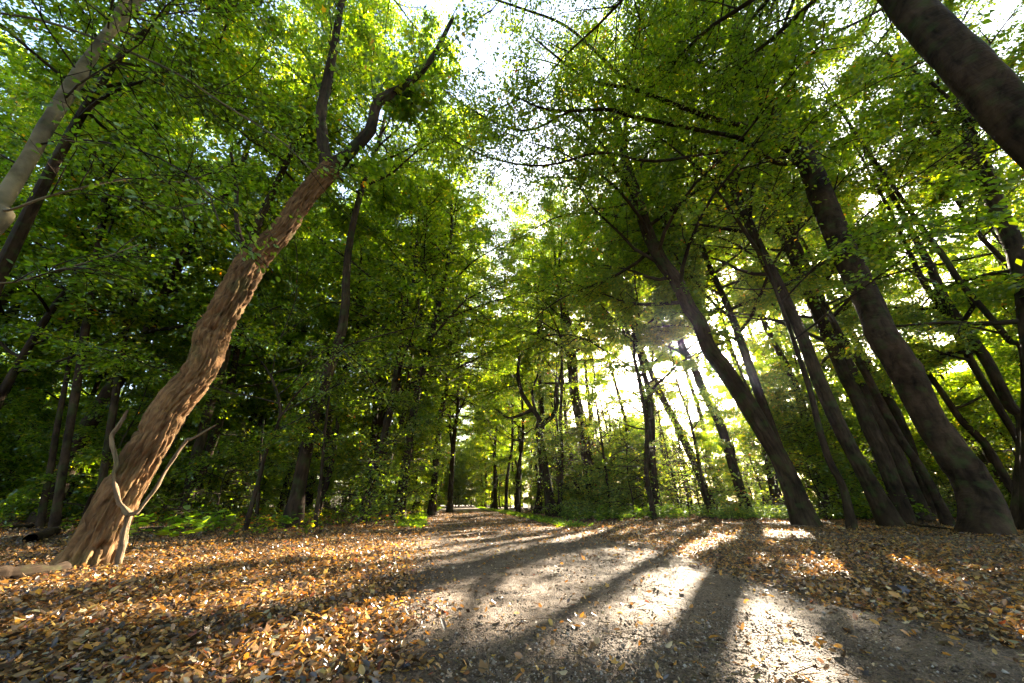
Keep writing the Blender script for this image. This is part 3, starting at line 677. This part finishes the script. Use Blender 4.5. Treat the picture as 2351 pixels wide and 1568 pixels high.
def pruned(src, loc, rz, sc):
    (wv, wf, wu), V, rn = STORE[src]
    c, s_ = math.cos(rz)*sc, math.sin(rz)*sc
    P = V.reshape(-1, 4, 3); ce = P.mean(1)
    Wd = np.stack([ce[:, 0]*c-ce[:, 1]*s_+loc[0], ce[:, 0]*s_+ce[:, 1]*c+loc[1], ce[:, 2]*sc+loc[2]], -1)
    k = keep_leaf(Wd); P = P[k]; r2 = rn.reshape(-1, 4)[k].ravel(); n_ = len(P)
    F_ = [(np.arange(n_)[:, None]*4+np.array([0,1,2])), (np.arange(n_)[:, None]*4+np.array([0,2,3]))]
    return make_mesh("crown", np.concatenate([wv, P.reshape(-1, 3)]), [(wf, 0)]+[(f+len(wv), 1) for f in F_], [M_TWIG, M_LEAF], rnd=np.concatenate([np.zeros(len(wv)), r2]), uv=np.concatenate([wu, np.zeros((n_*4, 2))]))
def copy_thing(src, loc, rz, sc, label, group):
    o = src.copy(); C.objects.link(o); o.location = loc; o.rotation_euler = (0, 0, rz); o.scale = (sc, sc, sc)
    o["label"] = label; o["group"] = group
    for c in src.children:
        d = c.copy(); C.objects.link(d); d.parent = o
        if d.name.startswith("crown"): d.data = BASE[src.name]
    return o
BASE = {}
tall = [variant("woodland_tree", 23, .19, 30, 4.0, .22, .15, "", "tree", n_sec=10, n_twig=8, n_leaf=11),
        variant("woodland_tree", 20, .14, 28, 3.6, .20, .15, "", "tree", n_sec=10, n_twig=8, n_leaf=11),
        variant("woodland_tree", 26, .24, 30, 4.8, .25, .16, "", "tree", n_sec=11, n_twig=8, n_leaf=11),
        variant("woodland_tree", 17, .11, 26, 3.2, .18, .14, "", "tree", n_sec=10, n_twig=8, n_leaf=10)]
sap = [variant("understorey_tree", 5.5, .05, 18, 1.9, .10, .10, "", "small tree", n_sec=8, n_twig=7, n_leaf=10, elong=.4),
       variant("understorey_tree", 4.0, .035, 16, 1.7, .06, .09, "", "small tree", n_sec=8, n_twig=7, n_leaf=10, elong=.4),
       variant("understorey_tree", 2.2, .02, 14, 1.2, .04, .08, "", "small tree", n_sec=7, n_twig=6, n_leaf=9, elong=.3)]
wide = [variant("spreading_tree", 23, .21, 38, 7.0, .30, .15, "", "tree", n_sec=12, n_twig=9, n_leaf=12, top_short=.35),
        variant("spreading_tree", 20, .18, 34, 6.4, .28, .15, "", "tree", n_sec=12, n_twig=9, n_leaf=12, top_short=.35)]
high = [variant("high_crowned_tree", 25, .20, 30, 5.2, .50, .15, "", "tree", n_sec=12, n_twig=9, n_leaf=12),
        variant("high_crowned_tree", 22, .17, 28, 4.8, .48, .15, "", "tree", n_sec=12, n_twig=9, n_leaf=12)]
for s_ in tall+sap+wide+high: BASE[s_.name] = [c_ for c_ in s_.children if c_.name.startswith('crown')][0].data
def dist_path(x, y): return float(np.maximum(path_l(y)-x, x-path_r(y)))
taken = [(o[0], o[1]) for _, o, _ in ROWS]
def place(src, x, y, label, group, sc=None, first={}):
    loc = (x, y, float(gz(x, y))); rz = rng.random()*6.28; sc = sc or rng.uniform(.85, 1.15)
    if src.name not in first:
        first[src.name] = src.children[1].data; dst = src; src.location = loc; src.rotation_euler = (0, 0, rz); src.scale = (sc, sc, sc); src["label"] = label; src["group"] = group
    else: dst = copy_thing(src, loc, rz, sc, label, group)
    if x > -10 and 4 < y < 45:
        [c_ for c_ in dst.children if c_.name.startswith("crown")][0].data = pruned(src.name, loc, rz, sc)
def fill(nn, xr, yr, srcs, label, group, mind, cond=lambda x, y: True, pathgap=1.2, sc=None):
    c = 0; tries = 0
    while c < nn and tries < nn*60:
        tries += 1; x = rng.uniform(*xr); y = rng.uniform(*yr)
        if dist_path(x, y) < pathgap or not cond(x, y): continue
        if x > 0 and abs(x*ca-y*sa) < .55: continue
        if x > path_r(y) and -7.5 < x*ca-y*sa < 1.5 and rng.random() < .72: continue
        if any((x-a)**2+(y-b)**2 < mind**2 for a, b in taken): continue
        taken.append((x, y)); place(srcs[rng.integers(len(srcs))], x, y, label, group, sc); c += 1
    return c
sund = lambda x, y: x*sa+y*ca
for i_, (x, y, lab) in enumerate([(-4.6, 15.5, "spreading tree behind the path trees of the left verge, its crown reaching over the path"), (6.6, 17.2, "spreading tree standing back right of the path, its crown reaching over the path"), (-4.4, 21, "farther spreading tree of the left verge, arching over the path"), (4.4, 24.5, "farther spreading tree of the right verge, arching over the path"), (-4.6, 28, "spreading tree halfway along the left side of the path tunnel"), (3.4, 33, "spreading tree halfway along the right side of the path tunnel"), (-6.5, 40, "spreading tree deep in the path tunnel on its left"), (0.5, 46, "spreading tree deep in the path tunnel on its right"), (9.8, 13.0, "spreading tree rising close behind the stout flared trunk")]):
    taken.append((x, y)); place(wide[i_ % 2], x, y, lab, "spreading trees whose crowns close over the path", 1.0)
fill(16, (1, 30), (13, 33), high, "tall bare stemmed tree with a high crown among the right wood", "high crowned trees of the right wood", 2.6, lambda x, y: 15 < sund(x, y) < 33 and x > path_r(y)+1 and x/y < 1.3, sc=1.0)
fill(9, (-14, 10), (19, 48), high, "tall bare stemmed tree with a high crown near the path tunnel", "high crowned trees near the path tunnel", 2.4, lambda x, y: dist_path(x, y) < 7, sc=1.0, pathgap=.7)
place(high[0], -8.9, 8.6, "tall bare stemmed tree with a high crown behind the leaning tree", "high crowned trees behind the leaning tree", .9)
place(high[1], -10.5, 5.6, "tall bare stemmed tree with a high crown left of the leaning tree", "high crowned trees behind the leaning tree", .9)
place(high[0], -5.9, 10.4, "tall bare stemmed tree with a high crown between the leaning tree and the left verge", "high crowned trees behind the leaning tree", .95)
# left wood
fill(34, (-26, -3.5), (9, 30), tall, "slim dark trunk in the dense shady stand left of the path", "trees of the shady stand left of the path", 1.9)
fill(16, (-36, -4), (30, 52), tall, "distant dark trunk deep in the stand left of the path", "far trees left of the path", 2.8)
# along the far path
fill(26, (-16, 0), (17, 75), tall[:3], "tree arching over the far end of the path from its left", "trees lining the left of the far path", 2.6, lambda x, y: dist_path(x, y) < 3.2 and x < path_l(y), .7)
fill(30, (-12, 12), (24, 80), tall[:3], "dark tree lining the far end of the path on its right", "trees lining the right of the far path", 2.6, lambda x, y: dist_path(x, y) < 6 and x > path_r(y), .7)
fill(9, (-24, 0), (78, 96), tall[:3], "hazy tree closing the end of the path tunnel", "trees closing the path tunnel", 2.5, pathgap=-9)
# right wood, thinning out towards the open field
fill(14, (2, 24), (20, 34), [tall[1], tall[3]], "thin trunk against the bright field right of the path", "thin trunks against the bright field", 2.2, lambda x, y: sund(x, y) < 33 and x/y < .75, sc=.62)
fill(10, (14, 34), (9, 22), [tall[1], tall[3]], "thin trunk in the bright gaps behind the right verge trees", "thin trunks behind the right verge", 2.2, lambda x, y: x/y > .8)
# the edge of the wood towards the sun: low trees, well under the sun's path
fill(26, (-2, 60), (24, 62), [tall[3], tall[1]], "low tree in the hazy bright edge of the wood right of the path", "low trees at the bright edge of the wood", 2.6, lambda x, y: 34 < sund(x, y) < 52 and x > path_r(y)+2, sc=.48)
fill(22, (2, 26), (13, 34), [tall[1], tall[3]], "slender tree standing back in the right wood", "slender trees of the right wood", 1.9, lambda x, y: sund(x, y) < 33 and x > path_r(y)+3 and y > 13+.1*x, sc=.68)
fill(14, (15, 50), (5, 28), [tall[0], tall[1], tall[3]], "dark tree far behind the big beech", "trees far behind the big beech", 2.6, lambda x, y: x/y > 1.0)
fill(16, (-17, 17), (-17, -3.5), tall[:3], "unseen tree added behind the viewpoint to shade the near path", "unseen trees added behind the viewpoint", 3.0)  # out of view, added to block sky light and darken trunks and path
fill(44, (3, 30), (14, 33), sap, "small leafy tree between the trunks of the right wood", "small trees of the right wood", 1.3, lambda x, y: sund(x, y) < 36 and x > path_r(y)+2.5 and y > 13+.1*x, sc=1.5)
fill(60, (-75, -6), (34, 80), [tall[3], tall[1]], "tree lost in the dark depth of the wood left of the path", "trees in the dark depth of the left wood", 2.6, pathgap=2.5, sc=.8)
fill(40, (-75, -18), (2, 36), [tall[3], tall[1]], "tree in the dark depth of the wood beyond the leaning tree", "trees beyond the leaning tree", 2.6, sc=.9)
fill(64, (-12, 66), (20, 60), sap[:2], "tall hazy bush at the bright edge of the wood", "tall bushes at the bright edge of the wood", 1.6, lambda x, y: 33 < sund(x, y) < 44 and x > path_r(y)+2, sc=1.7)
fill(8, (-16, -6), (84, 92), tall[3:], "hazy low tree closing the very end of the path", "trees closing the end of the path", 1.2, pathgap=-9, sc=.8)
fill(70, (-60, -5), (26, 66), sap, "dark bush filling the depth of the left wood", "bushes in the depth of the left wood", 1.8, pathgap=2.0, sc=1.5)
fill(30, (-60, -16), (4, 28), sap, "dark bush far behind the leaning tree", "bushes far behind the leaning tree", 1.8, sc=1.5)
fill(30, (-18, -2), (60, 82), sap[:2], "bush closing the far end of the path", "bushes closing the far end of the path", .9, pathgap=-9, sc=2.0)
# understorey
fill(20, (-22, -2.5), (8.5, 26), sap, "leafy young tree in the shade left of the path", "young trees of the left understorey", 1.2)
fill(10, (-9, -1.5), (13, 34), sap, "leafy bush edging the left side of the path", "bushes edging the left of the path", 1.1, lambda x, y: dist_path(x, y) < 3, .5)
fill(18, (2, 14), (17, 32), sap, "bright green bush on the right verge beyond the path bend", "bushes on the right verge", 1.3, lambda x, y: x > path_r(y)+1 and sund(x, y) < 31)
fill(12, (12, 30), (9, 20), sap, "leafy shrub in the bright gaps behind the right trunks", "shrubs behind the right trunks", 1.6, lambda x, y: x/y > .8)

# ================================================================== low growth
def herbs(n, sampler, hmax, size, name, label, cat, mat=M_HERB, per=9):
    x, y = sampler(n); n = len(x); h = rng.uniform(.3, 1, n)*hmax; z = gz(x, y)
    top = np.stack([x+rng.normal(0, .08, n), y+rng.normal(0, .08, n), z+h], -1); bot = np.stack([x, y, z-.02], -1)
    W = Wood(); W.segs(bot, top, .004, .002)
    u = rng.uniform(.25, 1.0, (n, per)); P = bot[:, None]+(top-bot)[:, None]*u[..., None]; a = rng.random((n, per))*6.28
    D = np.stack([np.cos(a), np.sin(a), rng.uniform(-.2, .5, (n, per))], -1).reshape(-1, 3)
    N = norm(np.array([0, 0, 1.])+rng.normal(0, .35, (n*per, 3)))
    V, Fs, k = leaves(P.reshape(-1, 3), D, N, size*rng.uniform(.6, 1.3, n*per), 'tri', 1.2)
    tag(link(name, crown_mesh(W, V, Fs, np.repeat(rng.random(n*per), k), mat, (0, 0, 0))), label, cat, kind="stuff").data.name = name
def samp_right(n):
    y = rng.uniform(11, 34, n*4); x = rng.uniform(2, 26, n*4)
    k = (x > path_r(y)+1.0+.10*(y-11)*0) & (y > 12.5+.12*x+1.5*fbm2(x*.5, y*.5, 41)) & (x*sa+y*ca < 34) & (fbm2(x*.4, y*.4, 42) > .36)
    return x[k][:n], y[k][:n]
herbs(9000, samp_right, .55, .11, "ground_cover", "low bright green nettles and brambles under the trees right of the path", "undergrowth")
def samp_left(n):
    y = rng.uniform(7.5, 40, n*4); x = rng.uniform(-26, -1, n*4)
    k = (x < path_l(y)-.4) & (fbm2(x*.5, y*.5, 43) > .50)
    return x[k][:n], y[k][:n]
herbs(3500, samp_left, .45, .09, "forest_herbs", "sparse green herbs and seedlings on the shaded ground left of the path", "undergrowth", M_LEAF, 7)
def samp_edge(n):
    y = rng.uniform(11, 60, n); e = np.where(rng.random(n) < .5, path_l(y)-rng.uniform(-.1, .7, n), path_r(y)+rng.uniform(-.1, .8, n)); return e, y
herbs(6000, samp_edge, .14, .08, "verge_grass", "thin strips of short green grass along both edges of the far path", "grass", M_HERB, 6)

# twigs among the fallen leaves
x, y, r = scatter(900, 1.4, 16, 1.1); a = rng.random(900)*6.28; l = rng.uniform(.04, .22, 900)
A = np.stack([x, y, gz(x, y)+.03], -1); B = A+np.stack([np.cos(a)*l, np.sin(a)*l, rng.normal(.0, .02, 900)], -1)
W = Wood(); W.segs(A, (A+B)/2+rng.normal(0, .008, A.shape), .0028, .0022); W.segs((A+B)/2, B, .0022, .001); v, f, uv = W.arrays()
tag(link("fallen_twigs", make_mesh("fallen_twigs", v, [(f, 0)], [M_DEAD], uv=uv)), "short dry twigs scattered over the fallen leaves and the path", "twigs", kind="stuff")
# bright seedlings beside the leaning tree
for (px, py, h, nl, lab) in ((300,1270,.5,12,"small bright green plant at the foot of the dead forked stem"), (385,1262,.42,16,"broad leaved bright green plant right of the leaning tree's foot"), (440,1245,.62,18,"tallest of the bright green plants right of the leaning tree"), (500,1240,.45,14,"bright green plant at the right end of the row beside the leaning tree"), (640,1228,.40,14,"low bright green plant in front of the thin straight sapling"), (240,1290,.35,8,"small plant with two pale green leaves against the leaning tree's bark"), (905,1205,.3,14,"small green plant at the left verge near the broken tipped tree"), (690,1215,.3,9,"small upright green plant left of the dark sapling")):
    g = ground_at(px, py); o_ = np.array([g[0], g[1], float(gz(*g))]); root = thing("seedling", lab, "plant", tuple(o_), "green plants in the sunny left verge")
    ns = 4; A = np.zeros((ns, 3)); B = np.stack([rng.normal(0, .14, ns), rng.normal(0, .14, ns), h*rng.uniform(.7, 1, ns)], -1)
    W = Wood(); W.segs(A, B, .004, .002); v, f, uv = W.arrays(); link("stem", make_mesh("stem", v, [(f, 0)], [M_TWIG], uv=uv), root)
    nn = nl*2; q = rng.integers(ns, size=nn); P = B[q]*rng.uniform(.45, 1, nn)[:, None]; a = rng.random(nn)*6.28
    V, Fs, k = leaves(P, np.stack([np.cos(a), np.sin(a), rng.uniform(-.1, .4, nn)], -1), norm(np.array([0, -.3, 1.])+rng.normal(0, .3, (nn, 3))), rng.uniform(.08, .18, nn), 'oval', 1.35)
    link("foliage", make_mesh("foliage", V, [(f, 0) for f in Fs], [M_HERB], rnd=np.repeat(rng.uniform(.5, 1, nn), k)), root)

# dead forked stem at the foot of the leaning tree
def stem_thing(name, label, cat, lines, mat, group=None, sides=12, disp=None):
    """lines: list of (points (x,y,z), radii, part name)"""
    o_ = np.asarray(lines[0][0][0], float).copy(); root = thing(name, label, cat, tuple(o_), group)
    for P, R, nm in lines:
        q = catmull(P, 6); r = catmull(np.asarray(R, float)[:, None], 6)[:, 0]
        W = Wood(); W.tube(q, np.maximum(r, .003), sides, disp=disp); v, f, uv = W.arrays(); link(nm, make_mesh(nm, v-o_, [(f, 0)], [mat], uv=uv, smooth=True), root)
    return root
def pl(pix, Y):
    P = []; R = []
    for px, py, w_ in pix:
        p, t = at_depth(px, py, Y); P.append(p); R.append(w_*t*math.cos(math.atan((px-1175.5)/F))/2)
    return P, R
def dd(L, th, rr): return rr*np.minimum(1, .03/rr)*(.5*(noise2(L*9, 0*L, 3)-.5)+.75*(noise3(np.cos(th)*1.2, np.sin(th)*1.2, L*16, 5)-.5)+.18*(noise3(np.cos(th)*3, np.sin(th)*3, L*40, 6)-.5))
a1 = pl([(262,1310,34),(272,1292,28),(283,1235,25),(296,1180,27)], 4.15); a2 = pl([(296,1182,22),(272,1149,17),(261,1093,16),(267,1062,15),(256,1005,14),(272,980,14),(292,942,12)], 4.12); a3 = pl([(296,1182,19),(318,1172,14),(359,1118,12),(385,1072,12),(428,1012,10),(440,1008,9),(497,975,4)], 4.12)
a1, a2, a3 = [(p_, [.8*q_ for q_ in r_]) for p_, r_ in (a1, a2, a3)]
a1[0][0][2] = -.06
stem_thing("dead_forked_stem", "bare dead stem forking into two crooked arms in front of the leaning tree", "dead wood", [(a1[0], a1[1], "trunk"), (a2[0], a2[1], "branch"), (a3[0], a3[1], "branch")], M_DEAD, sides=16, disp=dd)
def lying(pxa, pxb, r, label, lift=0., sag=.1):
    A = ground_at(*pxa); B = ground_at(*pxb); n_ = 6; P = []
    for i in range(n_):
        q = A+(B-A)*i/(n_-1)+rng.normal(0, sag*.4, 2)*(0 < i < n_-1); P.append((q[0], q[1], float(gz(*q))+r*.7+lift*i/(n_-1)))
    stem_thing("fallen_branch" if r < .07 else "fallen_log", label, "dead wood", [(P, np.linspace(r, r*.5, n_), "trunk")], M_DEAD if r < .03 else M_BARK, "dead wood lying on the forest floor", 12, dd)
lying((-60,1372), (135,1332), .075, "pale log lying at the left edge in front of the leaning tree")
lying((60,1252), (215,1206), .09, "dark log lying in the shade behind the leaning tree's foot")
lying((20,1222), (290,1200), .06, "long dark branch lying behind the greyish trunk")
lying((330,1226), (470,1216), .045, "dark branch lying behind the bright green plants")
lying((2200,1226), (2030,1212), .03, "bare stick lying left of the big beech's foot", .12)
lying((1880,1216), (1800,1226), .02, "short bare stick at the foot of the flared trunk", .1)
lying((0,1400), (120,1388), .012, "thin twig lying among the leaves in the lower left")

# ================================================================== the air
hz = bpy.data.meshes.new("haze"); x0,x1,y0,y1,z0,z1 = -505,505,-505,510,-1.6,32
hz.from_pydata([(x0,y0,z0),(x1,y0,z0),(x1,y1,z0),(x0,y1,z0),(x0,y0,z1),(x1,y0,z1),(x1,y1,z1),(x0,y1,z1)],[],[(0,3,2,1),(4,5,6,7),(0,1,5,4),(1,2,6,5),(2,3,7,6),(3,0,4,7)])
ho = link("haze", hz); tag(ho, "thin pale haze hanging in the air of the wood", "haze", kind="stuff")
m, t, o = new_mat("haze_air"); v = t.nodes.new("ShaderNodeVolumePrincipled"); v.inputs['Color'].default_value = (.9,.95,1,1); v.inputs['Density'].default_value = .0002; v.inputs['Anisotropy'].default_value = .85
t.links.new(v.outputs[0], o.inputs['Volume']); hz.materials.append(m)

print("LEAVES", NLEAF, "objects", len(bpy.data.objects))
